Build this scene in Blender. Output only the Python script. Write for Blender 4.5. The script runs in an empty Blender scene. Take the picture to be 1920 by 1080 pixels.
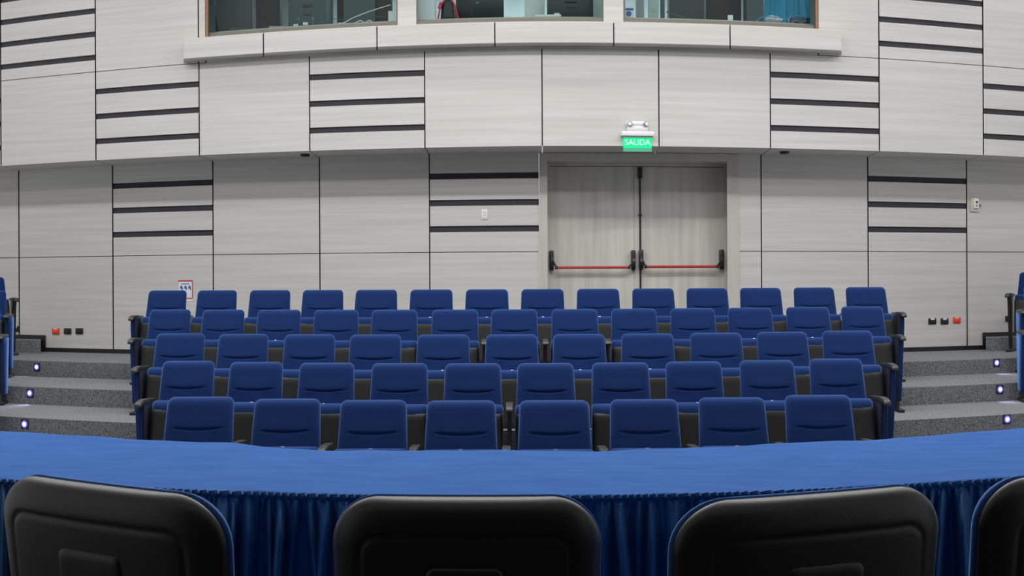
import bpy, bmesh, math, random
from mathutils import Vector, Matrix
random.seed(7)
S = bpy.context.scene
COL = S.collection

# ------------------------------------------------------------------ camera, world, lights, exposure
E = 1.76                       # eye height above the floor of the first seat row
F = 2080.0                     # focal length for a 1920 wide frame
cam_d = bpy.data.cameras.new('camera'); cam_d.sensor_width = 36.0; cam_d.lens = 36.0*F/1920.0
cam_d.shift_y = -15.0/1920.0
cam = bpy.data.objects.new('camera', cam_d); COL.objects.link(cam)
cam.location = (0, 0, E)
cam.rotation_euler = (Matrix.Rotation(math.radians(90), 3, 'X') @ Matrix.Rotation(math.radians(0.27), 3, 'Z').inverted()).to_euler()
S.camera = cam
w = bpy.data.worlds.new('world'); S.world = w; w.use_nodes = True
w.node_tree.nodes['Background'].inputs[0].default_value = (0.97, 0.985, 1.0, 1)
w.node_tree.nodes['Background'].inputs[1].default_value = 0.45
S.view_settings.view_transform = 'Standard'; S.view_settings.look = 'None'
S.view_settings.gamma = 1.0; S.view_settings.use_curve_mapping = False
S.view_settings.exposure = 0.0

def bearing(px):               # horizontal angle of a direction measured from the hall's axis
    return (px - 990.0)/F
def arc(px, D, left=0.0):      # a point on the gently bowed row line at distance D in front of the eye
    t = bearing(px)
    Y = D/math.cos(t)*(1.0 - left*min(t, 0.0))
    return Vector(((px - 960.0)/F*Y, Y, 0))
WL = 0.048                     # the rear wall swings a little further away on the left

def light_area(name, loc, rz, sx, sy, power, color, tilt=0.0, spread=180):
    d = bpy.data.lights.new(name, 'AREA'); d.shape = 'RECTANGLE'; d.size = sx; d.size_y = sy
    d.energy = power; d.color = color; d.spread = math.radians(spread)
    o = bpy.data.objects.new(name, d); COL.objects.link(o)
    o.location = loc; o.rotation_euler = (tilt, 0, rz)
    return o
CEIL = 2.95 + E + 1.6
LIGHT = (1.0, 0.985, 0.965)
# three bowed rows of linear ceiling lamps over the seats
for D, P in ((11.62, 12.5), (8.75, 53), (5.9, 38)):
    for i in range(11):
        p = arc(990 + (i-5)*330, D); q = arc(990 + (i-5)*330 + 20, D)
        light_area('ceiling_lamp', (p.x, p.y, CEIL-0.05), math.atan2(q.y-p.y, q.x-p.x), 330/F*p.y*0.98, 0.10, P, LIGHT)
light_area('booth_lamp', (0.3, 14.3, E+4.1), 0, 6.0, 0.3, 140, (0.88, 0.95, 1.0))
light_area('stage_fill', (0, 3.6, CEIL-0.05), 0, 5.0, 0.25, 22, LIGHT)  # unseen fill light added over the stage

# ------------------------------------------------------------------ helpers
def tag(o, label=None, cat=None, group=None, kind=None):
    if label: o['label'] = label
    if cat: o['category'] = cat
    if group: o['group'] = group
    if kind: o['kind'] = kind
    return o
def empty(name, loc=(0, 0, 0), rz=0.0, parent=None):
    o = bpy.data.objects.new(name, None); COL.objects.link(o)
    o.empty_display_size = 0.1; o.location = loc; o.rotation_euler = (0, 0, rz)
    if parent: o.parent = parent
    return o
def link(name, me, mat=None, parent=None):
    o = bpy.data.objects.new(name, me); COL.objects.link(o)
    if mat and not me.materials: me.materials.append(mat)
    if parent: o.parent = parent
    return o
def mesh(name, bm, smooth=None):
    bmesh.ops.recalc_face_normals(bm, faces=bm.faces)
    me = bpy.data.meshes.new(name); bm.to_mesh(me); bm.free()
    if smooth is not None:
        for p in me.polygons: p.use_smooth = True
        if smooth < 180:
            me.set_sharp_from_angle(angle=math.radians(smooth))
    return me
def obj(name, bm, mat, parent=None, smooth=None):
    return link(name, mesh(name, bm, smooth), mat, parent)
def box(bm, x0, x1, y0, y1, z0, z1, bev=0.0, seg=2, M=None):
    v = [bm.verts.new((x, y, z)) for z in (z0, z1) for y in (y0, y1) for x in (x0, x1)]
    fs = [(0, 2, 3, 1), (4, 5, 7, 6), (0, 1, 5, 4), (2, 6, 7, 3), (0, 4, 6, 2), (1, 3, 7, 5)]
    f = [bm.faces.new([v[i] for i in q]) for q in fs]
    if bev > 0:
        es = list({e for a in f for e in a.edges})
        r = bmesh.ops.bevel(bm, geom=es, offset=bev, segments=seg, profile=0.5, affect='EDGES')
        v = list({vv for ff in r['faces'] for vv in ff.verts} | {x for x in v if x.is_valid})
    if M is not None:
        bmesh.ops.transform(bm, matrix=M, verts=[x for x in v if x.is_valid])
def cyl(bm, p, q, r, n=12, r2=None):
    p, q = Vector(p), Vector(q); d = q-p
    M = Matrix.Translation((p+q)/2) @ d.to_track_quat('Z', 'Y').to_matrix().to_4x4()
    bmesh.ops.create_cone(bm, cap_ends=True, segments=n, radius1=r, radius2=r if r2 is None else r2, depth=d.length, matrix=M)
def tube(bm, pts, r, n=8):
    pts = [Vector(p) for p in pts]; rings = []
    for i, p in enumerate(pts):
        d = (pts[min(i+1, len(pts)-1)] - pts[max(i-1, 0)]).normalized()
        a = d.orthogonal().normalized() if i == 0 else (rings_a - d*rings_a.dot(d)).normalized()
        rings_a = a; b = d.cross(a)
        rings.append([bm.verts.new(p + r*(math.cos(2*math.pi*k/n)*a + math.sin(2*math.pi*k/n)*b)) for k in range(n)])
    for A, B in zip(rings, rings[1:]):
        for k in range(n): bm.faces.new((A[k], A[(k+1) % n], B[(k+1) % n], B[k]))
    bm.faces.new(rings[0]); bm.faces.new(list(reversed(rings[-1])))
def curve_pts(ctrl, n=24):     # Catmull-Rom through control points
    c = [Vector(p) for p in ctrl]; c = [c[0]*2-c[1]] + c + [c[-1]*2-c[-2]]; out = []
    for i in range(1, len(c)-2):
        for k in range(n):
            t = k/n; a, b, d, e = c[i-1], c[i], c[i+1], c[i+2]
            out.append(0.5*((2*b) + (d-a)*t + (2*a-5*b+4*d-e)*t*t + (3*b-a-3*d+e)*t**3))
    out.append(c[-2]); return out
def prism_x(bm, prof, x0, x1, bev=0.0):        # profile in (y, z) extruded along x
    A = [bm.verts.new((x0, y, z)) for y, z in prof]; B = [bm.verts.new((x1, y, z)) for y, z in prof]
    n = len(prof); fs = [bm.faces.new(A), bm.faces.new(list(reversed(B)))]
    for i in range(n): fs.append(bm.faces.new((A[i], B[i], B[(i+1) % n], A[(i+1) % n])))
    if bev:
        es = list({e for f in fs for e in f.edges})
        bmesh.ops.bevel(bm, geom=es, offset=bev, segments=2, profile=0.5, affect='EDGES')
def slab(bm, px0, px1, D0, D1, z0, z1, left=0.0, seg=None, c=0.0, back=1.0):
    """block between two bearings, two distances and two heights (heights from the eye), following the bow;
    c chamfers the front edges"""
    n = seg or max(1, int(abs(px1-px0)/40))
    cols = []
    for i in range(n+1):
        x = px0 + (px1-px0)*i/n
        a = arc(x, D0, left); b = arc(1018 + (x-1018)*back, D1, left)
        cols.append([(a.x, a.y), (b.x, b.y)])
    V = []
    for (f, b) in cols:
        if c:
            pr = [(f[0], f[1]+c, z0), (f[0], f[1], z0+c), (f[0], f[1], z1-c), (f[0], f[1]+c, z1), (b[0], b[1], z1), (b[0], b[1], z0)]
        else:
            pr = [(f[0], f[1], z0), (f[0], f[1], z1), (b[0], b[1], z1), (b[0], b[1], z0)]
        V.append([bm.verts.new((p[0], p[1], p[2]+E)) for p in pr])
    m = len(V[0])
    for A, B in zip(V, V[1:]):
        for k in range(m): bm.faces.new((A[k], A[(k+1) % m], B[(k+1) % m], B[k]))
    bm.faces.new(V[0]); bm.faces.new(list(reversed(V[-1])))
def esp(n):                                     # samples on [-1,1], denser at both ends
    return [-math.cos(math.pi*i/n) for i in range(n+1)]
def cushion(bm, W0, W1, z0, z1, tf, tb, r=0.04, nu=18, nv=26, lean=0.0, curve=0.0, front=None, pw=6, y0=0.0, both=False, zs=None):
    """pillow-like block: silhouette with rounded corners in xz, front towards -y, thickness tf/tb"""
    us = esp(nu)
    zz = sorted(set([z0 + (z1-z0)*(0.5+0.5*v) for v in esp(nv)] + (zs or [])))
    Fv, Bv = [], []
    for z in zz:
        k = (z-z0)/(z1-z0); W = (W0 + (W1-W0)*k)/2
        for edge, s in ((z1, 1), (z0, -1)):
            if s == 1 or both:
                q = r - abs(edge - z)
                if q > 0 and (z > edge-r if s == 1 else z < edge+r): W = W - r + math.sqrt(max(r*r-q*q, 0))
        vv = 2*k-1; gv = max(0.0, 1-abs(vv)**(pw*2))**0.5
        fr, br = [], []
        for u in us:
            gu = max(0.0, 1-abs(u)**pw)**0.5
            x = u*W; yb = y0 + lean*(z1-z) + curve*(x*x)
            g = gu*gv
            yf = yb - tf*g
            if front: yf += front(x, z, u, k)*min(1.0, g*1.5)
            last = abs(u) > 0.9999 or abs(vv) > 0.9999
            a = bm.verts.new((x, yf, z)); fr.append(a)
            br.append(a if last else bm.verts.new((x, yb + tb*g, z)))
        Fv.append(fr); Bv.append(br)
    for G in (Fv, Bv):
        for A, B in zip(G, G[1:]):
            for i in range(len(A)-1):
                f = (A[i], A[i+1], B[i+1], B[i])
                if len(set(f)) == 4:
                    try: bm.faces.new(f)
                    except ValueError: pass
    bmesh.ops.remove_doubles(bm, verts=bm.verts, dist=1e-6)

# ------------------------------------------------------------------ materials
def new_mat(name):
    m = bpy.data.materials.new(name); m.use_nodes = True
    return m, m.node_tree.nodes, m.node_tree.links, m.node_tree.nodes['Principled BSDF']
def plain(name, col, rough=0.5, metal=0.0, spec=0.5, emit=None, es=0.0):
    m, n, l, b = new_mat(name)
    b.inputs['Base Color'].default_value = (*col, 1); b.inputs['Roughness'].default_value = rough
    b.inputs['Metallic'].default_value = metal; b.inputs['Specular IOR Level'].default_value = spec
    if emit: b.inputs['Emission Color'].default_value = (*emit, 1); b.inputs['Emission Strength'].default_value = es
    return m
def noise_mat(name, c0, c1, scale, rough=0.9, detail=4, bump=0.0, stretch=(1, 1, 1), lo=0.35, hi=0.65, spec=0.3, sheen=0.0, rand=False, sheen_tint=None):
    m, n, l, b = new_mat(name)
    tc = n.new('ShaderNodeTexCoord'); mp = n.new('ShaderNodeMapping'); mp.inputs['Scale'].default_value = stretch
    src = tc.outputs['Object']
    if rand:
        oi = n.new('ShaderNodeObjectInfo'); ad = n.new('ShaderNodeVectorMath'); ad.operation = 'MULTIPLY_ADD'
        cx = n.new('ShaderNodeCombineXYZ')
        for k in range(3): l.new(oi.outputs['Random'], cx.inputs[k])
        l.new(cx.outputs[0], ad.inputs[0]); ad.inputs[1].default_value = (37, 11, 23); l.new(src, ad.inputs[2]); src = ad.outputs[0]
    l.new(src, mp.inputs['Vector'])
    nz = n.new('ShaderNodeTexNoise'); nz.inputs['Scale'].default_value = scale; nz.inputs['Detail'].default_value = detail
    l.new(mp.outputs[0], nz.inputs['Vector'])
    cr = n.new('ShaderNodeValToRGB'); cr.color_ramp.elements[0].position = lo; cr.color_ramp.elements[1].position = hi
    cr.color_ramp.elements[0].color = (*c0, 1); cr.color_ramp.elements[1].color = (*c1, 1)
    l.new(nz.outputs['Fac'], cr.inputs[0]); l.new(cr.outputs[0], b.inputs['Base Color'])
    b.inputs['Roughness'].default_value = rough; b.inputs['Specular IOR Level'].default_value = spec
    if sheen:
        b.inputs['Sheen Weight'].default_value = sheen; b.inputs['Sheen Roughness'].default_value = 0.4
        if sheen_tint: b.inputs['Sheen Tint'].default_value = (*sheen_tint, 1)
    if bump:
        bp = n.new('ShaderNodeBump'); bp.inputs['Strength'].default_value = bump; bp.inputs['Distance'].default_value = 0.002
        l.new(nz.outputs['Fac'], bp.inputs['Height']); l.new(bp.outputs[0], b.inputs['Normal'])
    return m
M = {}
M['panel'] = noise_mat('pale_oak_laminate', (0.53, 0.515, 0.495), (0.625, 0.61, 0.59), 1.0, 0.55, 8, 0.0, (0.6, 0.6, 22.0), 0.26, 0.68, 0.3, rand=True)
M['door'] = noise_mat('pale_oak_laminate_upright', (0.50, 0.48, 0.445), (0.63, 0.605, 0.565), 1.0, 0.55, 6, 0.0, (11.0, 11.0, 0.8), 0.30, 0.66, 0.3, rand=True)
M['frame'] = noise_mat('door_frame_laminate', (0.50, 0.48, 0.44), (0.58, 0.56, 0.52), 1.0, 0.5, 4, 0.0, (6, 6, 0.6), 0.3, 0.7)
M['groove'] = plain('black_joint_backing', (0.018, 0.018, 0.022), 0.8)
M['slot'] = plain('dark_acoustic_slot', (0.028, 0.027, 0.038), 0.7)
M['carpet'] = noise_mat('grey_speckled_carpet', (0.075, 0.08, 0.09), (0.30, 0.31, 0.33), 95, 1.0, 3, 0.6, (1, 1, 1), 0.36, 0.66, 0.1)
M['skirting'] = plain('black_skirting', (0.012, 0.012, 0.014), 0.5)
M['stage'] = noise_mat('dark_stage_floor', (0.03, 0.03, 0.03), (0.05, 0.05, 0.05), 8, 0.6)
M['ceiling'] = plain('white_ceiling_paint', (0.75, 0.75, 0.74), 0.9)
BL0, BL1 = (0.005, 0.020, 0.088), (0.008, 0.028, 0.122)
M['fabric'] = noise_mat('royal_blue_seat_fabric', BL0, BL1, 260, 0.95, 2, 0.25, (1, 1, 1), 0.3, 0.7, 0.15, 1.0, False, (0.22, 0.42, 1.0))
M['chairfabric_lit'] = noise_mat('lit_blue_chair_fabric', (0.04, 0.12, 0.36), (0.055, 0.155, 0.44), 260, 0.9, 2, 0.2, (1, 1, 1), 0.3, 0.7, 0.2, 1.0, False, (0.45, 0.6, 1.0))  # blue lightened to stand in for the overhead highlight on the rim
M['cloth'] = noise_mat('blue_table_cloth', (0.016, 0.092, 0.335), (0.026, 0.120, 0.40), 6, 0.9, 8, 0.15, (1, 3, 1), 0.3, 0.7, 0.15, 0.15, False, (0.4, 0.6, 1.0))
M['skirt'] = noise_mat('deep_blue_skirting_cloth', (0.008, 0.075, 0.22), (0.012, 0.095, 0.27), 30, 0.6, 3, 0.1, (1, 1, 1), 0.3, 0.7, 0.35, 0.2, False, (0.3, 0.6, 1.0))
M['shell'] = plain('charcoal_seat_shell', (0.009, 0.009, 0.009), 0.65)
M['black'] = plain('black_plastic', (0.012, 0.012, 0.013), 0.42)
M['chairshell'] = noise_mat('black_textured_chair_shell', (0.004, 0.004, 0.004), (0.008, 0.008, 0.008), 400, 0.40, 2, 0.10, spec=0.5)
M['navy'] = plain('dark_navy_panel', (0.004, 0.008, 0.026), 0.7)
M['armpad'] = plain('dark_grey_arm_pad', (0.03, 0.03, 0.03), 0.35)
M['steel'] = plain('brushed_steel', (0.55, 0.55, 0.55), 0.3, 1.0)
M['red'] = plain('red_bar_paint', (0.45, 0.03, 0.026), 0.4)
M['outred'] = plain('red_outlet_plastic', (0.85, 0.06, 0.015), 0.4)
M['white'] = plain('white_plastic', (0.80, 0.80, 0.82), 0.4)
M['paper'] = plain('white_paper', (0.78, 0.78, 0.83), 0.8)
M['cream'] = plain('cream_plate', (0.62, 0.58, 0.44), 0.5)
M['pinkred'] = plain('poster_red_print', (0.48, 0.12, 0.16), 0.7)
M['posterblue'] = plain('poster_blue_print', (0.06, 0.13, 0.38), 0.7)
M['grey'] = plain('mid_grey_plastic', (0.25, 0.26, 0.28), 0.5)
M['greyblue'] = plain('slate_blue_panel', (0.05, 0.075, 0.09), 0.6)
M['darkgrey'] = plain('dark_grey_casing', (0.022, 0.028, 0.036), 0.45)
M['teal'] = plain('pale_teal_wall_paint', (0.40, 0.47, 0.48), 0.8)
M['cyan'] = plain('turquoise_cotton', (0.02, 0.42, 0.70), 0.9)
M['bluecable'] = plain('blue_cable', (0.12, 0.28, 0.62), 0.5)
M['whitecable'] = plain('white_cable', (0.70, 0.72, 0.70), 0.5)
M['bagred'] = plain('red_nylon', (0.70, 0.03, 0.07), 0.6)
M['desk'] = plain('pale_desk_laminate', (0.55, 0.52, 0.43), 0.5)
M['winframe'] = plain('bronze_window_frame', (0.17, 0.155, 0.13), 0.5)
M['wood'] = plain('orange_brown_wood', (0.30, 0.14, 0.055), 0.55)
M['green_led'] = plain('green_sign_panel', (0.0, 0.35, 0.15), 0.3, emit=(0.0, 0.86, 0.22), es=0.95)
M['green_clear'] = plain('clear_green_acrylic', (0.10, 0.42, 0.27), 0.2, emit=(0.0, 0.5, 0.2), es=0.12)
M['sign_white'] = plain('pale_sign_letters', (0.7, 0.9, 0.75), 0.4, emit=(0.35, 0.95, 0.5), es=0.9)
M['led'] = plain('white_step_led', (0.9, 0.9, 1.0), 0.3, emit=(0.80, 0.82, 1.0), es=6.0)
M['ledring'] = plain('violet_led_lens', (0.05, 0.05, 0.25), 0.2, emit=(0.16, 0.15, 0.85), es=0.9)
def glass_mat():
    m, n, l, b = new_mat('window_glass'); n.remove(b)
    t = n.new('ShaderNodeBsdfTransparent'); t.inputs[0].default_value = (0.84, 0.90, 0.89, 1)
    g = n.new('ShaderNodeBsdfGlossy'); g.inputs['Roughness'].default_value = 0.02
    mx = n.new('ShaderNodeMixShader'); mx.inputs[0].default_value = 0.04
    l.new(t.outputs[0], mx.inputs[1]); l.new(g.outputs[0], mx.inputs[2]); l.new(mx.outputs[0], n['Material Output'].inputs[0])
    return m
M['glass'] = glass_mat()

# ------------------------------------------------------------------ floor tiers
FL = [-1.76, -1.61, -1.455, -1.275, -1.095, -0.93]      # five seat rows and the rear landing, below the eye
DE = [7.10, 8.25, 9.39, 10.45, 11.60]                   # where each riser stands
bm = bmesh.new()
X0, X1 = -330, 2250
slab(bm, X0, X1, 4.3, DE[0]+0.02, FL[0]-0.3, FL[0])
for k in range(5):
    slab(bm, X0, X1, DE[k], 13.5 if k == 4 else DE[k+1]+0.02, FL[0]-0.3, FL[k+1], WL if k == 4 else 0.0)
tag(obj('floor', bm, M['carpet']), kind='structure')
bm = bmesh.new(); slab(bm, X0, 76, 12.88, 13.3, FL[5]-0.02, FL[5]+0.165, WL)
tag(obj('trim_1', bm, M['carpet']), 'grey carpeted extra step against the wall at left', kind='structure')
bm = bmesh.new(); slab(bm, 1848, X1, 12.88, 13.3, FL[5]-0.02, FL[5]+0.165, WL)
tag(obj('trim_2', bm, M['carpet']), 'grey carpeted extra step against the wall at right', kind='structure')
bm = bmesh.new(); box(bm, -4.2, 4.2, -1.5, 4.35, E-1.42, E-1.30)
tag(obj('floor_stage', bm, M['stage']), kind='structure')
bm = bmesh.new(); box(bm, -5.5, 5.5, -1.6, -1.5, E-1.5, CEIL)
tag(obj('wall_light_block', bm, M['stage']), kind='structure')  # unseen dark wall, added behind the eye to block ambient light
bm = bmesh.new(); box(bm, -11, 11, 1.0, 17.0, CEIL, CEIL+0.1)
tag(obj('ceiling', bm, M['ceiling']), kind='structure')

# ------------------------------------------------------------------ rear wall
DL, DU = 13.2, 12.56            # lower wall plane, overhanging upper wall plane
ZS, ZT, ZM = 1.51, 2.62, 0.335  # soffit, tier joint, lower mid joint
ZTOP = 4.2
G = 1.1                         # half joint width in bearings
wall = empty('wall_back'); tag(wall, 'pale oak panelled rear wall with an overhanging upper tier', kind='structure')
def wpart(name, bm, mat, smooth=None):
    return obj(name, bm, mat, wall, smooth)
bm = bmesh.new(); slab(bm, X0, 1010, DL+0.03, DL+0.10, FL[5]-0.1, ZS+0.1, WL); slab(bm, 1387, X1, DL+0.03, DL+0.10, FL[5]-0.1, ZS+0.1, WL)
wpart('lower_backing', bm, M['groove'])
bm = bmesh.new()
slab(bm, X0, X1, DU+0.03, DU+0.08, ZS+0.02, 2.80, WL)
slab(bm, X0, 386, DU+0.03, DU+0.08, 2.79, ZTOP, WL); slab(bm, 1538, X1, DU+0.03, DU+0.08, 2.79, ZTOP, WL)
wpart('upper_backing', bm, M['groove'])

def panel(x0, x1, D, z0, z1, slots=None, sl=0.068):
    bm = bmesh.new()
    zs = [z0 + 0.004]
    for s in sorted(slots or []): zs += [s - sl/2, s + sl/2]
    zs.append(z1 - 0.004)
    for a, b in zip(zs[::2], zs[1::2]):
        slab(bm, x0 + G, x1 - G, D, D+0.028, a, b, WL, seg=6, c=0.002)
    wpart('panel', bm, M['panel'], 40)
    for s in sorted(slots or []):
        bm = bmesh.new(); slab(bm, x0 + G, x1 - G, D+0.022, D+0.034, s-sl/2-0.004, s+sl/2+0.004, WL, seg=6)
        wpart('slot', bm, M['slot'])
US = (2.37, 2.06, 1.75)
uj = [-330, -190, 3, 181, 375, 582, 798, 1018, 1237, 1446, 1650, 1845, 2040, 2245]
for i, (a, b) in enumerate(zip(uj, uj[1:])):
    panel(a, b, DU, ZS, ZT, US if a in (-190, 181, 582, 1446, 1845) else None)
TS = (2.80, 3.09, 3.38, 3.67)
for a, b, s in ((-330, -190, 1), (2040, 2245, 1), (-190, 3, 0), (3, 181, 1), (181, 374, 0), (374, 388, 0), (1536, 1650, 0), (1650, 1845, 1), (1845, 2040, 0)):
    panel(a, b, DU, ZT, ZTOP, TS if s else None)
LS = (1.245, 0.925, 0.612)
lj = [-330, -150, 36, 212, 400, 600, 806, 1012]
for a, b in zip(lj, lj[1:]):
    sl = LS if a in (212, 806) else None
    panel(a, b, DL, ZM, ZS+0.03, sl, 0.072); panel(a, b, DL, FL[5], ZM)
lj = [1385, 1428, 1628, 1813, 2010, 2245]
for a, b in zip(lj, lj[1:]):
    sl = LS if a == 1628 else None
    panel(a, b, DL, ZM, ZS+0.03, sl, 0.072); panel(a, b, DL, FL[5], ZM)
# soffit under the overhang, in boards
for a, b in zip(uj, uj[1:]):
    bm = bmesh.new(); slab(bm, a+G, b-G, DU+0.012, DL+0.03, ZS+0.004, ZS+0.022, WL, seg=6, back=0.962)
    wpart('soffit_board', bm, M['panel'])
panel(388, 1536, DU, ZT-0.006, 2.668)
# wall pieces around the booth windows
WZ = 2.885                      # window sill height above the eye
for a, b in ((748, 783), (1134, 1171)):
    bm = bmesh.new(); slab(bm, a, b, DU, DU+0.12, WZ, ZTOP, WL, seg=2, c=0.002); wpart('mullion_panel', bm, M['panel'])
# ledge under the windows
lx = [345, 496, 709, 930, 1153, 1371, 1581]
for a, b in zip(lx, lx[1:]):
    bm = bmesh.new(); slab(bm, a+G, b-G, DU-0.19, DU, 2.645, WZ+0.0, WL, seg=6, c=0.004); wpart('ledge_board', bm, M['panel'], 40)
bm = bmesh.new(); slab(bm, 347, 1579, DU-0.17, DU, 2.655, WZ-0.01, WL); wpart('ledge_core', bm, M['groove'])

# black skirting along the wall foot, stepping up at both ends
bm = bmesh.new()
slab(bm, 78, 250, DL-0.018, DL, FL[5], FL[5]+0.055, WL); slab(bm, 76, 85, DL-0.018, DL, FL[5], FL[5]+0.22, WL); slab(bm, X0, 85, DL-0.018, DL, FL[5]+0.165, FL[5]+0.22, WL)
slab(bm, 250, 1012, DL-0.018, DL, FL[5], FL[5]+0.055, WL)
tag(obj('baseboard_left', bm, M['skirting']), kind='structure')
bm = bmesh.new()
slab(bm, 1385, 1846, DL-0.018, DL, FL[5], FL[5]+0.055, WL); slab(bm, 1842, 1850, DL-0.018, DL, FL[5], FL[5]+0.22, WL); slab(bm, 1842, X1, DL-0.018, DL, FL[5]+0.165, FL[5]+0.22, WL)
tag(obj('baseboard_right', bm, M['skirting']), kind='structure')

# ------------------------------------------------------------------ double door
def at(px, D, z, left=WL):
    p = arc(px, D, left); return Vector((p.x, p.y, z+E))
dz = lambda y, D: (525-y)*D/F   # height above the eye of a sight line at distance D
bm = bmesh.new()
DT = 1.385                      # door top
slab(bm, 1012, 1027, DL-0.02, DL+0.40, FL[5], ZS, WL, seg=1, c=0.003); slab(bm, 1364, 1386, DL-0.02, DL+0.40, FL[5], ZS, WL, seg=1, c=0.003)
slab(bm, 1027, 1364, DL-0.02, DL+0.40, DT+0.035, ZS, WL, c=0.003)
slab(bm, 1027, 1031, DL+0.30, DL+0.40, FL[5], DT+0.035, WL, seg=1); slab(bm, 1358, 1364, DL+0.30, DL+0.40, FL[5], DT+0.035, WL, seg=1)
slab(bm, 1031, 1358, DL+0.30, DL+0.40, DT, DT+0.035, WL)
tag(obj('door_frame', bm, M['frame']), kind='structure')
DD = DL + 0.33
doors = []
for n, (a, b) in enumerate(((1031, 1196.5), (1199.5, 1358))):
    r = empty('door_%d' % (n+1)); tag(r, ('left' if n == 0 else 'right') + ' leaf of the pale double door with red push bar', kind='structure')
    bm = bmesh.new(); slab(bm, a, b, DD, DD+0.045, FL[5]+0.005, DT-0.006, WL, seg=4, c=0.003)
    obj('leaf', bm, M['door'], r)
    doors.append(r)
bm = bmesh.new(); slab(bm, 1190, 1199.5, DD-0.012, DD, FL[5]+0.005, DT-0.01, WL, seg=1, c=0.002)
obj('meeting_strip', bm, M['frame'], doors[0])
bm = bmesh.new(); slab(bm, 1020, 1375, DL+0.41, DL+0.43, FL[5], ZS, WL)
wpart('door_backing', bm, M['groove'])
def panic(root, xa, xb, z):
    for x in (xa, xb):
        bm = bmesh.new(); p = at(x, DD, z)
        box(bm, p.x-0.026, p.x+0.026, p.y-0.075, p.y+0.004, p.z-0.02, p.z+0.225, 0.012)
        box(bm, p.x-0.02, p.x+0.02, p.y-0.10, p.y-0.06, p.z+0.02, p.z+0.13, 0.01)
        obj('bar_mount', bm, M['black'], root, 40)
    a, b = at(xa, DD-0.11, z+0.015), at(xb, DD-0.11, z+0.015)
    d = (b-a).normalized()
    bm = bmesh.new(); cyl(bm, a + d*0.055, b - d*0.045, 0.0165, 16); obj('push_bar', bm, M['red'], root, 40)
    bm = bmesh.new()
    cyl(bm, a + Vector((0.0, 0.03, 0.13)), a + d*0.06, 0.014, 10); cyl(bm, a + d*0.045, a + d*0.075, 0.02, 12)
    cyl(bm, b + Vector((0.0, 0.03, 0.06)), b - d*0.045, 0.014, 10); cyl(bm, b - d*0.06, b - d*0.035, 0.02, 12)
    obj('bar_arm', bm, M['black'], root, 40)
panic(doors[0], 1034, 1187, dz(505, 13.73))
panic(doors[1], 1201.5, 1352, dz(504, 13.73))
for root, x in ((doors[0], 1187), (doors[1], 1201)):
    p = at(x, DD, dz(490, 13.73)); bm = bmesh.new(); cyl(bm, p + Vector((0, -0.115, 0)), p + Vector((0, -0.09, 0)), 0.016, 14)
    obj('lock_cylinder', bm, M['steel'], root, 40)
p = at(1200.5, DD, 0); bm = bmesh.new()
cyl(bm, (p.x, p.y-0.02, p.z-0.9), (p.x, p.y-0.02, p.z+1.36), 0.011, 10)
box(bm, p.x-0.026, p.x+0.026, p.y-0.06, p.y, p.z+1.235, p.z+1.372, 0.01)
box(bm, p.x-0.02, p.x+0.02, p.y-0.04, p.y, p.z+0.775, p.z+0.80, 0.006)
obj('latch_rod', bm, M['black'], doors[1], 40)

# ------------------------------------------------------------------ booth windows and booth
wins = ((389, 750), (782, 1136), (1170, 1535))
for n, (a, b) in enumerate(wins):
    r = empty('window_%d' % (n+1))
    tag(r, ('left', 'middle', 'right')[n] + ' window of the control booth above the ledge', kind='structure')
    bm = bmesh.new(); f = 5
    slab(bm, a, b, DU+0.02, DU+0.14, WZ, 2.972, WL, c=0.003)
    slab(bm, a, a+f, DU+0.02, DU+0.14, WZ+0.03, ZTOP, WL, seg=1, c=0.003); slab(bm, b-f, b, DU+0.02, DU+0.14, WZ+0.03, ZTOP, WL, seg=1, c=0.003)
    obj('window_frame', bm, M['winframe'], r)
    bm = bmesh.new(); rows = []               # the pane leans out at the top
    for z, dd in ((WZ+0.03, 0.125), (ZTOP, -0.075)):
        for th in (0.0, 0.006):
            row = []
            for i in range(9):
                q = arc(a+f-1 + (b-a-2*f+2)*i/8, DU+dd, WL); row.append(bm.verts.new((q.x, q.y+th, z+E)))
            rows.append(row)
    for A, B in ((rows[0], rows[2]), (rows[1], rows[3]), (rows[0], rows[1]), (rows[2], rows[3])):
        for i in range(8): bm.faces.new((A[i], A[i+1], B[i+1], B[i]))
    obj('pane', bm, M['glass'], r)
    if n != 1:
        bm = bmesh.new(); q = (a-1, a+3.5) if n == 0 else (b-3.5, b+1)
        slab(bm, q[0], q[1], DU-0.012, DU+0.03, WZ+0.005, ZTOP, WL, seg=1, c=0.003); o = obj('casing', bm, M['wood'], r); o['label'] = 'orange brown wooden casing'
BZ = 3.018                 # booth desk top
bm = bmesh.new()
slab(bm, 330, 1600, 15.2, 15.3, 2.2, 4.6, WL); slab(bm, 330, 345, 12.7, 15.2, 2.2, 4.6, WL, seg=1); slab(bm, 1585, 1600, 12.7, 15.2, 2.2, 4.6, WL, seg=1)
tag(obj('wall_booth', bm, M['teal']), kind='structure')
bm = bmesh.new(); slab(bm, 345, 1585, 12.7, 15.2, 2.15, 2.2, WL); tag(obj('floor_booth', bm, M['stage']), kind='structure')
bm = bmesh.new(); slab(bm, 392, 1532, DU+0.16, DU+0.75, BZ-0.03, BZ, WL, c=0.002)
desk = obj('desk', bm, M['desk']); tag(desk, 'long pale control desk behind the booth windows', 'desk')
for x in (420, 765, 1152, 1500):
    bm = bmesh.new(); slab(bm, x-3, x+3, DU+0.2, DU+0.7, 2.2, BZ-0.03, WL, seg=1); obj('leg', bm, M['grey'], desk)

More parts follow.
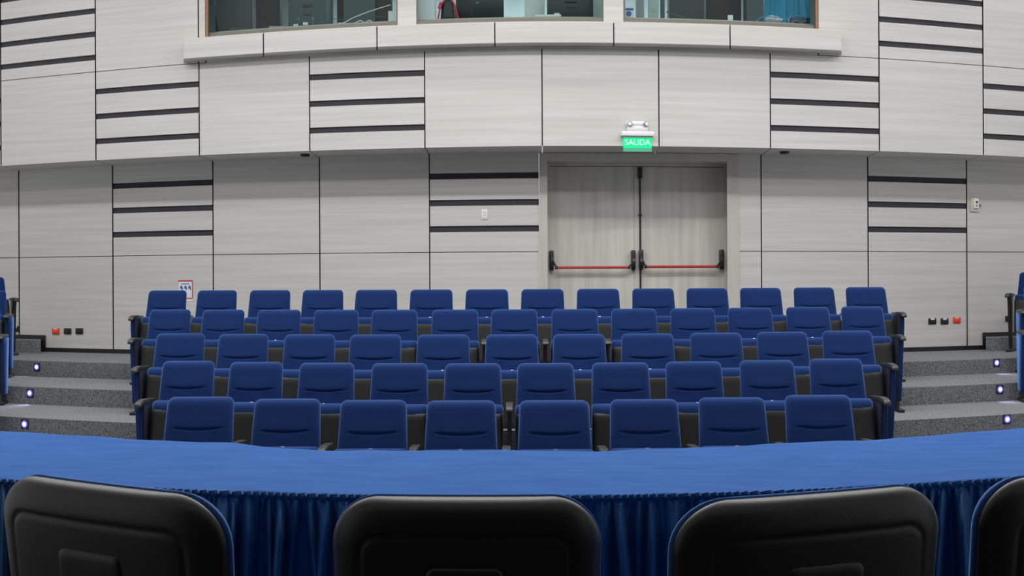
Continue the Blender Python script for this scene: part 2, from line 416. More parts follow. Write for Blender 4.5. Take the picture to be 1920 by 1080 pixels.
# ------------------------------------------------------------------ auditorium seats
PITCH = 0.57
def seat_meshes():
    L = {}
    def crease(x, z, u, k):
        zc = 0.795 + 0.012*(x/0.15)**2
        fade = max(0.0, min(1.0, (0.165-abs(x))/0.03))
        d = 0.009*math.exp(-((z-zc)/0.0075)**2)*fade
        d -= 0.006*math.exp(-((z-0.825)/0.03)**2)*fade
        d += 0.010*math.exp(-((z-0.70)/0.10)**2)
        return d
    bm = bmesh.new()
    zs = [0.795 + 0.012*j/4 + d for j in range(0, 5) for d in (-0.012, -0.006, 0, 0.006, 0.012)]
    cushion(bm, 0.478, 0.432, 0.40, 1.0, 0.045, 0.03, r=0.042, nu=24, nv=22, lean=-0.30, front=crease, pw=10, zs=zs)
    L['backrest'] = mesh('backrest', bm, 180)
    bm = bmesh.new()
    cushion(bm, 0.44, 0.395, 0.36, 0.955, 0.0, 0.03, r=0.04, nu=10, nv=10, lean=-0.30, pw=10, y0=0.036)
    L['back_shell'] = mesh('back_shell', bm, 180)
    bm = bmesh.new()      # tipped-up cushion: its front edge is the top
    cushion(bm, 0.475, 0.475, 0.27, 0.718, 0.068, 0.06, r=0.03, nu=16, nv=20, lean=-0.13, pw=7, y0=-0.19, both=True)
    L['seat'] = mesh('seat', bm, 180)
    bm = bmesh.new()
    cushion(bm, 0.465, 0.468, 0.25, 0.664, 0.035, 0.0, r=0.02, nu=12, nv=12, lean=-0.13, pw=14, y0=-0.235, both=True)
    L['seat_shell'] = mesh('seat_shell', bm, 180)
    bm = bmesh.new(); bmesh.ops.create_cone(bm, cap_ends=True, segments=16, radius1=0.017, radius2=0.013, depth=0.008, matrix=Matrix.Translation((0, -0.19, 0.716)))
    L['number_plate'] = mesh('number_plate', bm, 40)
    bm = bmesh.new()
    prof = [(-0.07, 0.725), (-0.28, 0.738), (-0.36, 0.733), (-0.405, 0.718), (-0.42, 0.695), (-0.40, 0.681), (-0.36, 0.691), (-0.28, 0.699), (-0.07, 0.695)]
    prism_x(bm, prof, -0.027, 0.027, 0.006)
    L['armrest'] = mesh('armrest', bm, 50)
    bm = bmesh.new()
    prism_x(bm, [(-0.10, 0.703), (-0.33, 0.706), (-0.30, 0.60), (-0.24, 0.04), (-0.17, 0.04), (-0.12, 0.60)], -0.017, 0.017, 0.005)
    box(bm, -0.03, 0.03, -0.36, -0.06, 0.0, 0.035, 0.006)
    L['stanchion'] = mesh('stanchion', bm, 50)
    bm = bmesh.new()
    prism_x(bm, [(-0.06, 0.698), (-0.34, 0.704), (-0.335, 0.60), (-0.28, 0.10), (-0.12, 0.10), (-0.07, 0.60)], -0.014, 0.014, 0.008)
    L['end_panel'] = mesh('end_panel', bm, 50)
    bm = bmesh.new()
    prism_x(bm, [(-0.065, 0.697), (-0.325, 0.700), (-0.32, 0.60), (-0.27, 0.11), (-0.125, 0.11), (-0.075, 0.60)], -0.013, 0.013, 0.004)
    L['panel_liner'] = mesh('panel_liner', bm, 50)
    bm = bmesh.new(); box(bm, -0.015, 0.015, -0.25, -0.16, 0.0, 0.11); box(bm, -0.03, 0.03, -0.36, -0.06, 0.0, 0.03, 0.006)
    L['foot'] = mesh('foot', bm, 50)
    bm = bmesh.new(); prism_x(bm, [(-0.33, 0.0), (-0.30, 0.672), (-0.26, 0.672), (-0.27, 0.0)], -0.02, 0.02, 0.004)
    return L
SM = seat_meshes()
PM = {'backrest': 'fabric', 'back_shell': 'shell', 'seat': 'fabric', 'seat_shell': 'shell', 'number_plate': 'steel',
      'armrest': 'armpad', 'stanchion': 'black', 'end_panel': 'fabric', 'panel_liner': 'navy', 'foot': 'black'}
def part(name, root, x=0.0, parent=None):
    o = link(name, SM[name], M[PM[name]]); o.parent = parent or root
    if x: o.location = (x, 0, 0)
    return o
def seat(loc, sx, label, group, left_arm, right_arm, rz=0.0):
    r = empty('auditorium_seat', loc, rz); r.scale = (sx, 1, 1)
    tag(r, label, 'seat', group)
    part('backrest', r); part('back_shell', r)
    s = part('seat', r); part('number_plate', r, parent=s)
    part('seat_shell', r)
    for kind, x in ((left_arm, -PITCH/2), (right_arm, PITCH/2)):
        if kind == 'mid': part('armrest', r, x); part('stanchion', r, x)
        if kind == 'end':
            sg = 1 if x > 0 else -1
            part('armrest', r, x); part('end_panel', r, x + 0.013*sg); part('panel_liner', r, x - 0.013*sg); part('foot', r, x)
    return r
ROWS = [
    ([377, 539, 700, 864, 1038, 1206, 1370, 1531], 7.00, 'front row'),
    ([354, 481, 613, 749, 886, 1022, 1162, 1299, 1436, 1565], 8.13, 'second row from the front'),
    ([339, 457, 581, 704, 831, 959, 1085, 1213, 1341, 1465, 1587], 9.27, 'middle row'),
    ([320, 420, 524, 631, 740, 853, 964, 1077, 1188, 1298, 1405, 1513, 1615], 10.38, 'second row from the back'),
    ([315, 408, 507, 606, 706, 809, 913, 1017, 1121, 1224, 1325, 1425, 1525, 1622], 11.50, 'back row'),
]
ORD = ['first', 'second', 'third', 'fourth', 'fifth', 'sixth', 'seventh', 'eighth']
for k, (cs, D, rname) in enumerate(ROWS):
    n = len(cs)
    for i, c in enumerate(cs):
        p = arc(c, D)
        lo = cs[i-1] if i else 2*cs[0]-cs[1]; hi = cs[i+1] if i < n-1 else 2*cs[-1]-cs[-2]
        sx = (hi-lo)/2/F*p.y/PITCH
        side = 'left' if i < n/2 else 'right'; j = i if side == 'left' else n-1-i
        lab = 'blue middle-block seat, %s from the %s aisle, %s' % (ORD[j], side, rname)
        seat((p.x, p.y, E+FL[k]), sx, lab, 'blue seats of the middle block', 'end' if i == 0 else None, 'end' if i == n-1 else 'mid')
# seats of the two side blocks that reach into view
for c, D, k, rz, ln, side in ((-26, 12.55, 5, 36, 'rearmost row', 'left'), (-25, 11.45, 4, 14, 'second row from the wall', 'left'), (-40, 10.35, 3, 14, 'third row from the wall', 'left'), (-66, 9.25, 2, 14, 'fourth row from the wall', 'left'),
                        (1946, 12.55, 5, -36, 'rearmost row', 'right'), (1956, 11.45, 4, -14, 'second row from the wall', 'right'), (1962, 10.35, 3, -14, 'third row from the wall', 'right')):
    p = arc(c, D)
    seat((p.x, p.y, E+FL[k]), 0.98, 'blue aisle seat beyond the %s steps, %s, cut by picture edge' % (side, ln),
         'blue seats of the side blocks', 'end' if side == 'right' and k < 5 else 'mid', 'end' if side == 'left' and k < 5 else 'mid', math.radians(rz))

# ------------------------------------------------------------------ draped table on the stage
TN, TF, TZ = 2.80, 3.58, -0.549
def tpt(px, D):                 # the table is a little deeper towards its ends
    k = (D-TN)/(TF-TN); t = bearing(px)
    return arc(px, D)*(1 + t*t*(-0.10 + 0.24*k))
def cloth():
    bm = bmesh.new(); rows = []
    n, m = 220, 26
    rnd = random.Random(3)
    ph = [rnd.uniform(0, 6.28) for _ in range(8)]
    for j in range(m+2):
        row = []
        for i in range(n+1):
            px = -230 + (2150+230)*i/n
            t = min(j/m, 1.0); D = TN + (TF-TN)*t
            z = TZ + 0.0022*math.sin(px*0.011+ph[0]+3*t) + 0.0015*math.sin(px*0.023-5*t+ph[1]) + 0.0010*math.sin(px*0.05+9*t+ph[2])
            z += 0.004*math.exp(-((px-430)/55)**2)*t**2 - 0.005*math.exp(-((px-640)/110)**2)*t**2
            p = tpt(px, D)
            y = p.y
            if j == m: z -= 0.004; y += 0.006
            if j == m+1: z -= 0.22; y += 0.012
            row.append(bm.verts.new((p.x, y, E+z)))
        rows.append(row)
    for A, B in zip(rows, rows[1:]):
        for i in range(n): bm.faces.new((A[i], A[i+1], B[i+1], B[i]))
    return bm
tc = obj('tablecloth', cloth(), M['cloth'], smooth=180)
sol = tc.modifiers.new('thick', 'SOLIDIFY'); sol.thickness = 0.004; sol.offset = -1
tag(tc, 'bright blue cloth covering the long stage table, with a gathered skirt', 'tablecloth')
def skirt():
    """gathered cloth: tight irregular gathers at the band that open into wide hanging folds"""
    bm = bmesh.new(); rows = []; n = 1700; m = 34
    r = random.Random(11)
    folds = []; x = -260.0
    while x < 2200:
        wd = r.uniform(16, 52); folds.append((x + wd/2, wd, r.uniform(0.35, 1.0), r.uniform(-26, 26), r.uniform(0.08, 0.5))); x += wd*r.uniform(0.7, 1.25)
    gath = []; x = -260.0
    while x < 2200:
        wd = r.uniform(7, 20); gath.append((x + wd/2, wd, r.uniform(0.4, 1.0), r.uniform(-16, 16), r.uniform(0.05, 0.14))); x += wd*r.uniform(0.7, 1.3)
    for j in range(m+1):
        t = (j/m)**1.5; row = []
        dep = [0.0]*(n+1)
        for lst, amp in ((folds, 0.095), (gath, 0.034)):
            for c, wd, h, drift, reach in lst:
                if lst is folds: k = amp*h*min(1.0, t/0.10)**0.7*(1.0 - 0.25*t); sw = wd*(0.26 + 0.20*t)
                else: k = amp*h*math.exp(-(t/reach)**2); sw = wd*0.30
                if k < 1e-4: continue
                cc = c + drift*min(t, 0.4)/0.4
                i0 = max(0, int((cc-3*sw+230)/2380*n)); i1 = min(n, int((cc+3*sw+230)/2380*n)+1)
                for i in range(i0, i1+1):
                    px = -230 + 2380*i/n
                    dep[i] = max(dep[i], k*math.exp(-((px-cc)/sw)**2)) if lst is folds else dep[i] + k*math.exp(-((px-cc)/sw)**2)*0.6
        for i in range(n+1):
            p = tpt(-230 + 2380*i/n, TN + 0.012 - dep[i])
            row.append(bm.verts.new((p.x, p.y, E + TZ - 0.012 - t*0.735)))
        rows.append(row)
    for A, B in zip(rows, rows[1:]):
        for i in range(n): bm.faces.new((A[i], A[i+1], B[i+1], B[i]))
    return bm
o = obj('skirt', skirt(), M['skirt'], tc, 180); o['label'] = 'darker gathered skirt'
bm = bmesh.new(); rows = []; n = 3400
for z, d in ((0.003, 0.006), (-0.004, 0.011), (-0.011, 0.004)):
    row = []
    for i in range(n+1):
        px = -230 + 2380*i/n
        f = (px/17.0 + 0.45*math.sin(px*0.037) + 0.3*math.sin(px*0.011)) % 1.0
        saw = f/0.8 if f < 0.8 else (1-f)/0.2
        p = tpt(px + (3 if z < 0 else 0), TN - 0.004 - d*saw)
        row.append(bm.verts.new((p.x, p.y, E+TZ+z + 0.004*saw)))
    rows.append(row)
for A, B in zip(rows, rows[1:]):
    for i in range(n): bm.faces.new((A[i], A[i+1], B[i+1], B[i]))
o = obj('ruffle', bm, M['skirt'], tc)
sol = o.modifiers.new('thick', 'SOLIDIFY'); sol.thickness = 0.0015

# ------------------------------------------------------------------ black-backed chairs on the stage
CW, CH, CR = 0.50, 0.46, 0.095
def rr(x, z, hw, z1, r):       # signed distance to a rounded rectangle open at the bottom
    qx = abs(x) - (hw-r); qz = (z - (z1-r))
    return math.hypot(max(qx, 0), max(qz, 0)) + min(max(qx, qz), 0) - r
def chair_meshes():
    L = {}
    top = 0.905; bot = top - CH
    def groove(x, z, u, k):
        d = rr(x, z, 0.192, top-0.068, 0.035)
        v = 0.0030*math.exp(-(d/0.004)**2)
        v += 0.0012 if d < 0 else 0.0012*math.exp(-(d/0.01)**2)
        return v
    bm = bmesh.new()
    cushion(bm, 0.475, CW, bot, top, 0.045, 0.010, r=CR, nu=110, nv=100, lean=0.10, curve=0.22, front=groove, pw=4.6, both=True)
    L['back_shell'] = mesh('back_shell', bm, 180)
    bm = bmesh.new()
    cushion(bm, 0.476, CW+0.003, bot-0.002, top+0.002, 0.006, 0.030, r=CR, nu=30, nv=30, lean=0.10, curve=0.22, pw=7, both=True, y0=0.012)
    L['back_cushion'] = mesh('back_cushion', bm, 180)
    bm = bmesh.new()
    cushion(bm, 0.150, 0.142, bot+0.06, top-0.122, 0.010, 0.0, r=0.018, nu=24, nv=24, lean=0.10, pw=12, y0=-0.0265, both=True)
    L['back_plate'] = mesh('back_plate', bm, 180)
    bm = bmesh.new(); cushion(bm, 0.42, 0.40, -0.20, 0.20, 0.04, 0.03, r=0.09, nu=20, nv=20, pw=6, both=True)
    bmesh.ops.transform(bm, matrix=Matrix.Translation((0, 0.30, 0.46)) @ Matrix.Rotation(math.radians(-90), 4, 'X'), verts=bm.verts)
    L['seat'] = mesh('seat', bm, 180)
    bm = bmesh.new(); box(bm, -0.05, 0.05, -0.012, 0.03, 0.40, 0.60, 0.01); box(bm, -0.05, 0.05, 0.0, 0.34, 0.395, 0.42, 0.01)
    L['back_bracket'] = mesh('back_bracket', bm, 50)
    return L
CM = chair_meshes()
CP = {'back_shell': 'chairshell', 'back_cushion': 'chairfabric_lit', 'back_plate': 'chairshell', 'seat': 'fabric', 'back_bracket': 'black'}
def stage_chair(px, D, rz, sx, dz_, label):
    p = arc(px, D); r = empty('conference_chair', (p.x, p.y, E-1.30), math.radians(rz)); r.scale = (sx, 1, 1)
    tag(r, label, 'chair', 'black-backed chairs at the stage table')
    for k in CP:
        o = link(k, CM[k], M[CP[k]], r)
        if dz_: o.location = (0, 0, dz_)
    for x, y in ((-0.2, 0.12), (0.2, 0.12), (-0.2, 0.48), (0.2, 0.48)):
        bm = bmesh.new(); cyl(bm, (x*1.05, y + (0.03 if y > 0.3 else -0.03), 0), (x, y, 0.44), 0.012, 10)
        obj('leg', bm, M['black'], r, 40)
    return r
stage_chair(187, 2.0, -29, 1.23, 0.0, 'black-backed chair at the blue stage table, leftmost of the four')
stage_chair(870, 2.02, -2, 1.0, 0.0, 'black-backed chair at the blue stage table, second from the left')
stage_chair(1530, 1.97, 19, 1.15, 0.0, 'black-backed chair at the blue stage table, third from the left')
stage_chair(2048, 1.98, 25, 1.20, 0.0, 'black-backed chair at the blue stage table, cut off at the right edge')

# ------------------------------------------------------------------ exit sign
p = at(1195, DU, dz(252, DU)); q = at(1215, DU, 0); rz = math.atan2(q.y-at(1195, DU, 0).y, q.x-at(1195, DU, 0).x)
ex = empty('exit_sign', (p.x, p.y, p.z), rz); tag(ex, 'white emergency lamp with glowing green exit sign above the double door', 'exit sign')
U = DU/F
bm = bmesh.new(); box(bm, -31*U, 31*U, -0.075, 0, -4*U, 4.5*U, 0.006); obj('lamp_bar', bm, M['white'], ex, 40)
bm = bmesh.new(); box(bm, -19*U, 19*U, -0.07, 0, 4.5*U, 15*U, 0.012); box(bm, -21*U, 21*U, -0.06, -0.01, 15*U, 24*U, 0.02, 3); obj('battery_case', bm, M['white'], ex, 40)
for sx in (-1, 1):
    bm = bmesh.new(); cyl(bm, (sx*14*U, -0.05, 18*U), (sx*16*U, -0.088, 18.5*U), 4.2*U, 16, 5*U); o = obj('spot_head', bm, M['grey'], ex, 40)
    bm = bmesh.new(); cyl(bm, (sx*16*U, -0.087, 18.5*U), (sx*16.2*U, -0.092, 18.5*U), 3.6*U, 16); obj('lens', bm, M['white'], o)
bm = bmesh.new(); box(bm, -29*U, 29*U, -0.06, -0.02, -7*U, -4*U, 0.003); obj('sign_holder', bm, M['grey'], ex, 40)
bm = bmesh.new(); box(bm, -27*U, 27*U, -0.044, -0.038, -26*U, -7*U); gp = obj('sign_panel', bm, M['green_led'], ex)
bm = bmesh.new(); box(bm, -27*U, 27*U, -0.044, -0.038, -33*U, -26*U); obj('clear_edge', bm, M['green_clear'], ex)
fc = bpy.data.curves.new('sign_lettering', 'FONT'); fc.body = 'SALIDA'; fc.align_x = 'CENTER'; fc.align_y = 'CENTER'; fc.size = 15*U; fc.extrude = 0.0008
fo = bpy.data.objects.new('sign_lettering', fc); 
me = bpy.data.meshes.new_from_object(fo); bpy.data.objects.remove(fo)
fo = link('sign_lettering', me, M['sign_white'], gp)
fo.location = (0, -0.0455, -16*U); fo.rotation_euler = (math.radians(90), 0, 0)

# ------------------------------------------------------------------ wall fittings
def wall_frame(px, y, D):
    a, b = at(px-5, D, 0), at(px+5, D, 0); Y = at(px, D, 0).y
    p = at(px, D, (525-y)*Y/F); return p, math.atan2(b.y-a.y, b.x-a.x), Y/F
p, rz, u = wall_frame(348, 540, DL)
po = empty('notice_poster', p, rz); tag(po, 'small white paper notice with red and blue print behind the back row', 'poster')
bm = bmesh.new(); box(bm, -15*u, 15*u, -0.003, 0, -22*u, 18*u); obj('sheet', bm, M['paper'], po)
bm = bmesh.new(); box(bm, -16*u, 16*u, -0.004, -0.002, 14.5*u, 18*u); box(bm, -15*u, 15*u, -0.004, -0.002, -18*u, -15*u); box(bm, 14*u, 16*u, -0.004, -0.002, -15*u, 15*u); obj('red_band', bm, M['pinkred'], po)
bm = bmesh.new()
for k in (-9, 0, 9):
    cyl(bm, (k*u, -0.005, 5.5*u), (k*u, -0.002, 5.5*u), 2.2*u, 10); box(bm, (k-3)*u, (k+2.6)*u, -0.0045, -0.002, 1.5*u, 4.0*u); box(bm, (k+1)*u, (k+3)*u, -0.0045, -0.002, -1*u, 4*u)
box(bm, -10*u, 9*u, -0.0045, -0.002, 10*u, 11.5*u)
obj('pictograms', bm, M['posterblue'], po)
p, rz, u = wall_frame(909, 402, DL)
sw = empty('light_switch', p, rz); tag(sw, 'white wall switch plate between the dark slots beside the door', 'switch')
bm = bmesh.new(); box(bm, -6*u, 6*u, -0.012, 0, -9.5*u, 9.5*u, 0.004); obj('plate', bm, M['white'], sw, 40)
bm = bmesh.new()
for z in (-5, 0, 5): box(bm, -2.5*u, 2.5*u, -0.017, -0.01, (z-1.8)*u, (z+1.8)*u, 0.002)
obj('rocker', bm, M['ceiling'], sw, 40)
p, rz, u = wall_frame(1827, 387, DL)
th = empty('intercom_panel', p, rz); tag(th, 'white call unit on a cream plate right of the slotted panel', 'wall control')
bm = bmesh.new(); box(bm, -10*u, 10*u, -0.02, 0, -14*u, 12*u, 0.006); obj('back_plate', bm, M['cream'], th, 40)
bm = bmesh.new(); box(bm, -5.5*u, 5.5*u, -0.045, -0.015, -8*u, 11*u, 0.008); f = obj('unit', bm, M['white'], th, 40)
bm = bmesh.new(); cyl(bm, (0.3*u, -0.05, 3.5*u), (0.3*u, -0.04, 3.5*u), 2.2*u, 14); box(bm, -1.5*u, 1.5*u, -0.047, -0.04, -4*u, -2*u); obj('button', bm, M['darkgrey'], f)
bm = bmesh.new(); cyl(bm, (10*u, -0.02, -2*u), (13*u, -0.02, -2*u), 2*u, 10); obj('knob', bm, M['grey'], th, 40)
def outlet(px, y, mat, label, group, notch):
    p, rz, u = wall_frame(px, y, DL)
    r = empty('power_outlet', p, rz); tag(r, label, 'outlet', group)
    bm = bmesh.new(); box(bm, -8.5*u, 8.5*u, -0.014, 0, -5.5*u, 5.5*u, 0.004); obj('plate', bm, mat, r, 40)
    bm = bmesh.new(); box(bm, -5.5*u, 5.5*u, -0.02, -0.012, -4*u, 2.2*u, 0.003); o = obj('socket', bm, mat, r, 40)
    if notch:
        bm = bmesh.new(); box(bm, -4*u, 4*u, -0.018, -0.012, 2.4*u, 5.3*u, 0.002); obj('cover_tab', bm, M['paper'] if mat is not M['outred'] else M['panel'], r, 40)
outlet(105, 617, M['outred'], 'red power outlet low on the wall beside the left steps', 'wall outlets', True)
outlet(127, 617, M['black'], 'black outlet next to the red outlet by the left steps', 'wall outlets', False)
outlet(149, 617, M['black'], 'black outlet nearest the seats by the left steps', 'wall outlets', False)
outlet(1747, 606, M['black'], 'black outlet nearest the seats by the right steps', 'wall outlets', True)
outlet(1770, 606, M['black'], 'black outlet next to the red outlet by the right steps', 'wall outlets', True)
outlet(1793, 604, M['outred'], 'red power outlet low on the wall beside the right steps', 'wall outlets', True)
outlet(30, 612, M['black'], 'black outlet behind the side block seat at the left edge', 'wall outlets', True)
outlet(1891, 602, M['black'], 'black outlet behind the side block seat at the right edge', 'wall outlets', True)
for x, s in ((573, 'left'), (1472, 'right')):
    q = at(x, 12.86, ZS); bm = bmesh.new(); cyl(bm, (q.x, q.y, q.z+0.006), (q.x, q.y, q.z-0.022), 0.06, 20, 0.05)
    o = obj('recessed_spotlight', bm, M['black'], smooth=40)
    tag(o, 'small dark recessed spotlight under the overhang, %s of the door' % s, 'spotlight')

# step lights
for (x, y, k, s) in ((69, 688, 4, 'left'), (56, 737, 3, 'left'), (46, 795, 2, 'left'), (1867, 680, 4, 'right'), (1873, 730, 3, 'right'), (1886, 786, 2, 'right')):
    D = DE[k]; lf = WL if k == 4 else 0
    a, b = arc(x-5, D, lf), arc(x+5, D, lf); Y = arc(x, D, lf).y
    roll = (x-960)*math.tan(math.radians(0.27))
    p = arc(x, D, lf); p.z = E + (525 - (y + roll))*Y/F
    r = empty('step_light', p, math.atan2(b.y-a.y, b.x-a.x))
    tag(r, 'round white step light in the %s riser of the %s aisle' % ({4: 'top', 3: 'second', 2: 'third'}[k], s), 'step light', 'aisle step lights')
    bm = bmesh.new(); box(bm, -0.046, 0.046, -0.008, 0, -0.046, 0.046, 0.004); obj('bezel', bm, M['black'], r, 40)
    bm = bmesh.new(); cyl(bm, (0, -0.007, 0), (0, -0.012, 0), 0.036, 24); obj('lens', bm, M['ledring'], r, 40)
    bm = bmesh.new(); cyl(bm, (0, -0.011, 0), (0, -0.016, 0), 0.021, 20, 0.016); obj('lamp', bm, M['led'], r, 40)
    d = bpy.data.lights.new('step_glow', 'SPOT'); d.energy = 2.5; d.color = (0.6, 0.62, 1.0); d.spot_size = math.radians(80); d.spot_blend = 0.5; d.shadow_soft_size = 0.01
    lo = bpy.data.objects.new('step_glow', d); COL.objects.link(lo); lo.parent = r; lo.location = (0, -0.025, 0); lo.rotation_euler = (math.radians(-42), 0, 0)

# ------------------------------------------------------------------ things on the booth desk
def bpos(px, D): p = arc(px, D, WL); return Vector((p.x, p.y, E+BZ))
def bthing(name, px, D, label, cat, rz=0.0, group=None):
    r = empty(name, bpos(px, D), math.radians(rz)); tag(r, label, cat, group); return r
def tower(px, D, wd, h, dp, label, mat='darkgrey', rz=0):
    r = bthing('computer_tower', px, D, label, 'computer', rz)
    bm = bmesh.new(); box(bm, -wd/2, wd/2, -dp/2, dp/2, 0, h, 0.01); obj('case', bm, M[mat], r, 40)
    bm = bmesh.new(); box(bm, -wd*0.12, wd*0.14, -dp/2-0.012, -dp/2, h*0.52, h*0.58, 0.004); box(bm, -wd*0.1, wd*0.1, -dp/2-0.006, -dp/2, h*0.35, h*0.39, 0.002); obj('handle', bm, M['black'], r, 40)
    bm = bmesh.new(); box(bm, -wd*0.36, -wd*0.24, -dp/2-0.003, -dp/2, h*0.12, h*0.19); obj('sticker', bm, M['paper'], r)
    return r
tower(1071, 12.94, 0.53, 0.36, 0.22, 'black equipment case with handle behind the middle window')
tower(585, 13.22, 0.50, 0.60, 0.22, 'slate equipment cabinet with handle behind the left window', 'greyblue', -12)
r = bthing('laptop', 918, 12.83, 'open dark laptop seen from behind in the middle window', 'laptop')
bm = bmesh.new(); box(bm, -0.18, 0.18, 0.0, 0.24, 0, 0.018, 0.004); obj('keyboard_base', bm, M['darkgrey'], r, 40)
bm = bmesh.new(); box(bm, -0.18, 0.18, -0.012, 0.0, 0.015, 0.225, 0.006, M=Matrix.Rotation(math.radians(12), 4, 'X')); s = obj('screen_lid', bm, M['darkgrey'], r, 40)
bm = bmesh.new(); box(bm, -0.145, -0.105, -0.015, -0.011, 0.185, 0.197, M=Matrix.Rotation(math.radians(12), 4, 'X')); obj('lid_badge', bm, M['grey'], s)
r = bthing('backpack', 843, 12.92, 'black backpack with red straps leaning in the middle window', 'backpack')
bm = bmesh.new(); cushion(bm, 0.20, 0.13, 0, 0.27, 0.08, 0.07, r=0.06, nu=16, nv=16, pw=4, both=False); obj('body', bm, M['darkgrey'], r, 180)
for sx in (-1, 1):
    bm = bmesh.new(); tube(bm, curve_pts([(sx*0.03, -0.05, 0.26), (sx*0.075, -0.09, 0.19), (sx*0.10, -0.09, 0.10), (sx*0.12, -0.07, 0.01)]), 0.011, 8); obj('strap', bm, M['bagred'], r, 180)
bm = bmesh.new(); cyl(bm, (-0.10, -0.05, 0.15), (-0.08, -0.05, 0.22), 0.022, 12); obj('buckle', bm, M['bagred'], r, 40)
def board(px, D, wd, h, mat, name, label, cat, z=0.0, th=0.02, rz=0):
    r = bthing(name, px, D, label, cat, rz); bm = bmesh.new(); box(bm, -wd/2, wd/2, 0, th, z, z+h, min(0.004, th*0.3)); 
    me = mesh(name, bm, 40); o = link(name, me, M[mat]); o.location = r.location; o.rotation_euler = r.rotation_euler
    for k in ('label', 'category', 'group'):
        if k in r: o[k] = r[k]
    bpy.data.objects.remove(r); return o
board(802, 12.8, 0.20, 0.48, 'paper', 'paper_stack', 'tall white carton at the left end of the middle window', 'carton', th=0.2)
board(890, 13.22, 0.42, 0.8, 'black', 'display_monitor', 'black screen standing behind the laptop in the middle window', 'monitor', th=0.05)
board(1005, 13.2, 0.24, 0.75, 'paper', 'binder', 'white upright file box left of the black equipment case', 'file box', th=0.08)
board(1122, 13.3, 0.14, 0.7, 'teal', 'file_box', 'pale teal box at the right end of the middle window', 'box', th=0.1)
board(1030, 12.72, 0.30, 0.025, 'paper', 'paper_pad', 'loose white papers in front of the black equipment case', 'papers', th=0.09)
board(450, 12.77, 0.24, 0.04, 'black', 'keyboard', 'small black device lying at the left end of the left window', 'device', th=0.10)
board(522, 12.78, 0.20, 0.03, 'grey', 'control_box', 'slim grey device lying left of the slate cabinet', 'device', th=0.10)
board(737, 12.8, 0.085, 0.135, 'paper', 'note_card', 'white card standing at the right end of the left window', 'card', th=0.02)
board(676, 13.2, 0.38, 0.8, 'greyblue', 'partition_board', 'blue grey board upright at the right of the left window', 'board', th=0.05)
board(440, 13.25, 0.45, 0.9, 'greyblue', 'cabinet_panel', 'dark slate cabinet at the left end of the left window', 'cabinet', th=0.15)
board(505, 13.3, 0.30, 0.9, 'shell', 'equipment_rack', 'dark equipment rack beside the slate cabinet in left window', 'rack', th=0.15)
board(651, 13.42, 0.22, 0.9, 'shell', 'speaker_box', 'dark loudspeaker box behind the blue grey board', 'speaker', th=0.15)
board(720, 13.3, 0.22, 0.9, 'shell', 'curtain_board', 'dark board behind the white card in the left window', 'board', th=0.1)
r = bthing('router', 575, 12.78, 'small dark router with white label in the left window', 'router')
bm = bmesh.new(); box(bm, -0.085, 0.085, 0, 0.12, 0.0, 0.09, 0.006); obj('case', bm, M['darkgrey'], r, 40)
bm = bmesh.new(); box(bm, -0.03, 0.03, -0.003, 0, 0.02, 0.05); obj('sticker', bm, M['paper'], r)
for sx in (-1, 1):
    bm = bmesh.new(); cyl(bm, (sx*0.085, 0.02, 0), (sx*0.085, 0.02, 0.115), 0.007, 8); obj('antenna', bm, M['grey'], r, 40)
# right window
r = bthing('tissue_box', 1182, 12.78, 'small white and blue carton at left of the right window', 'carton')
bm = bmesh.new(); box(bm, -0.055, 0.055, 0, 0.1, 0, 0.125, 0.003); obj('carton', bm, M['paper'], r, 40)
bm = bmesh.new(); box(bm, -0.05, 0.05, -0.003, 0, 0.095, 0.12); cyl(bm, (-0.005, -0.003, 0.055), (-0.005, 0, 0.055), 0.032, 14); obj('print', bm, M['posterblue'], r)
board(1203, 12.9, 0.09, 0.6, 'grey', 'grey_box', 'grey upright box beside the small blue carton', 'box', th=0.1)
r = bthing('wall_unit', 1228, 12.9, 'pale control unit with green lamp in the right window', 'control unit')
bm = bmesh.new(); box(bm, -0.06, 0.06, 0, 0.06, 0.0, 0.6, 0.004); obj('case', bm, M['teal'], r, 40)
bm = bmesh.new(); cyl(bm, (0, -0.008, 0.13), (0, 0, 0.13), 0.02, 14); obj('indicator', bm, plain('lime_indicator', (0.2, 0.5, 0.05), 0.4), r)
board(1245, 12.95, 0.05, 0.9, 'greyblue', 'steel_post', 'slim slate post in the right window', 'post', th=0.05)
board(1290, 13.25, 0.42, 0.9, 'darkgrey', 'server_cabinet', 'dark server cabinet at left of the right window', 'cabinet', th=0.2)
board(1360, 13.28, 0.42, 0.9, 'shell', 'mixer_rack', 'black rack in the middle of the right window', 'rack', th=0.2)
board(1418, 12.98, 0.20, 0.9, 'greyblue', 'filing_cabinet', 'slate cabinet left of the turquoise garment', 'cabinet', th=0.2)
board(1372, 12.78, 0.06, 0.075, 'paper', 'wall_plate', 'white plug standing on the desk in the right window', 'plug', z=0.0, th=0.03)
board(1502, 12.80, 0.24, 0.085, 'darkgrey', 'network_switch', 'dark network box under the turquoise garment', 'network box', th=0.15)
r = bthing('garment', 1478, 13.22, 'turquoise garment hanging at the right end of the right window', 'garment')
bm = bmesh.new(); n = 40; rows = []
for j in range(14):
    t = j/13; row = []
    for i in range(n+1):
        u = i/n*2-1; row.append(bm.verts.new((u*(0.30-0.05*t), 0.02*math.sin(u*13+t*2)+0.015*math.sin(u*23), 0.07+t*0.6)))
    rows.append(row)
for A, B in zip(rows, rows[1:]):
    for i in range(n): bm.faces.new((A[i], A[i+1], B[i+1], B[i]))
o = obj('cloth_body', bm, M['cyan'], r, 180); o.modifiers.new('thick', 'SOLIDIFY').thickness = 0.012
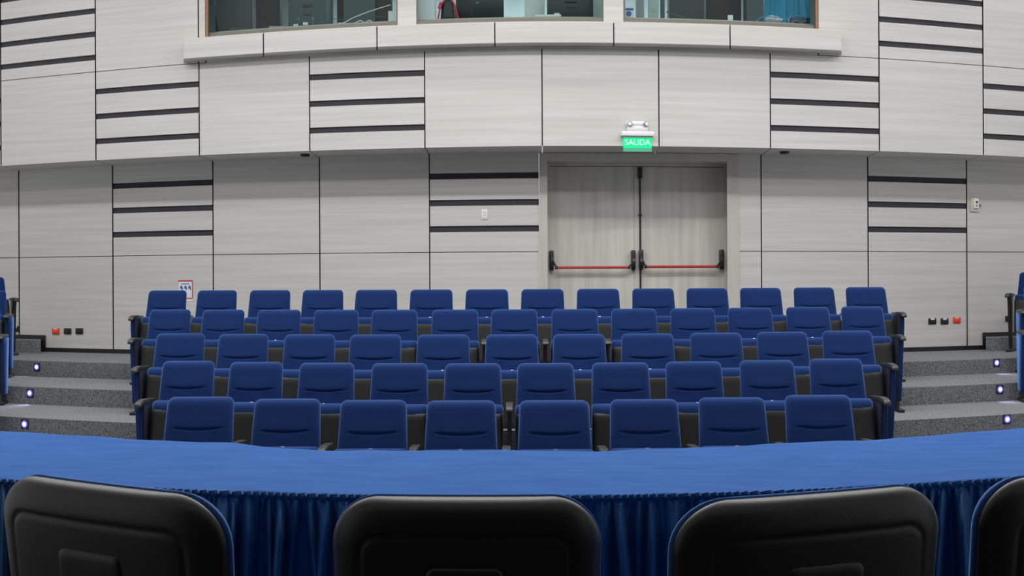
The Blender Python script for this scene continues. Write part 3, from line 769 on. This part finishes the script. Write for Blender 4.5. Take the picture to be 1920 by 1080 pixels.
bm = bmesh.new(); cyl(bm, (-0.3, 0.03, 0.66), (0.3, 0.03, 0.66), 0.01, 8); cyl(bm, (0, 0.05, 0.0), (0, 0.05, 0.68), 0.012, 8); box(bm, -0.12, 0.12, 0.0, 0.14, 0, 0.012); obj('stand', bm, M['grey'], r)
r = bthing('crumpled_paper', 1453, 12.87, 'crumpled white paper lying before the turquoise garment', 'paper')
bm = bmesh.new(); bmesh.ops.create_icosphere(bm, subdivisions=3, radius=1.0)
for v in bm.verts:
    k = 1+0.25*math.sin(v.co.x*9+v.co.y*5)*math.sin(v.co.z*8+1); v.co = Vector((v.co.x*0.10*k, v.co.y*0.06*k, 0.036+max(-0.036, v.co.z*0.034*k + (0.01 if v.co.x < 0 else -0.004))))
me = mesh('crumpled_paper', bm, 30); o = link('crumpled_paper', me, M['paper']); o.location = r.location + Vector((0, 0, 0.03))
for k in ('label', 'category'): o[k] = r[k]
bpy.data.objects.remove(r)
def cable(name, label, pts, rad, mat):
    P = [bpos(px, D) + Vector((0, 0, z)) for px, D, z in pts]
    bm = bmesh.new(); tube(bm, curve_pts(P, 14), rad, 6); o = obj(name, bm, M[mat], smooth=180); tag(o, label, 'cable'); return o
cable('cable', 'white cable trailing down over the frame of the left window', [(735, 12.85, 0.22), (700, 12.8, 0.15), (665, 12.77, 0.07), (648, 12.735, 0.01), (636, 12.735, 0.008)], 0.006, 'whitecable')
cable('cable', 'pale looped cable beside the white card in the left window', [(600, 12.85, 0.006), (625, 12.85, 0.085), (660, 12.82, 0.05), (690, 12.82, 0.09), (726, 12.82, 0.075)], 0.004, 'greyblue')
cable('cable', 'coil of white wire lying right of the blue grey board', [(668, 12.78, 0.012), (678, 12.76, 0.03), (686, 12.78, 0.008), (694, 12.76, 0.025), (702, 12.8, 0.008)], 0.006, 'whitecable')
cable('cable', 'long blue cable looping before the turquoise garment', [(1420, 12.75, 0.006), (1432, 12.75, 0.06), (1455, 12.75, 0.065), (1476, 12.75, 0.05), (1482, 12.74, 0.006)], 0.006, 'bluecable')
cable('cable', 'blue cable bunch over the dark network box', [(1480, 12.76, 0.006), (1484, 12.8, 0.09), (1497, 12.84, 0.11), (1512, 12.84, 0.12)], 0.008, 'bluecable')
cable('cable', 'short blue cable at the right end of the right window', [(1486, 12.76, 0.006), (1495, 12.78, 0.05), (1505, 12.78, 0.02), (1514, 12.78, 0.06)], 0.005, 'bluecable')
cable('cable', 'pale wire slanting across the right window', [(1252, 12.95, 0.13), (1275, 12.88, 0.07), (1302, 12.8, 0.006)], 0.008, 'greyblue')
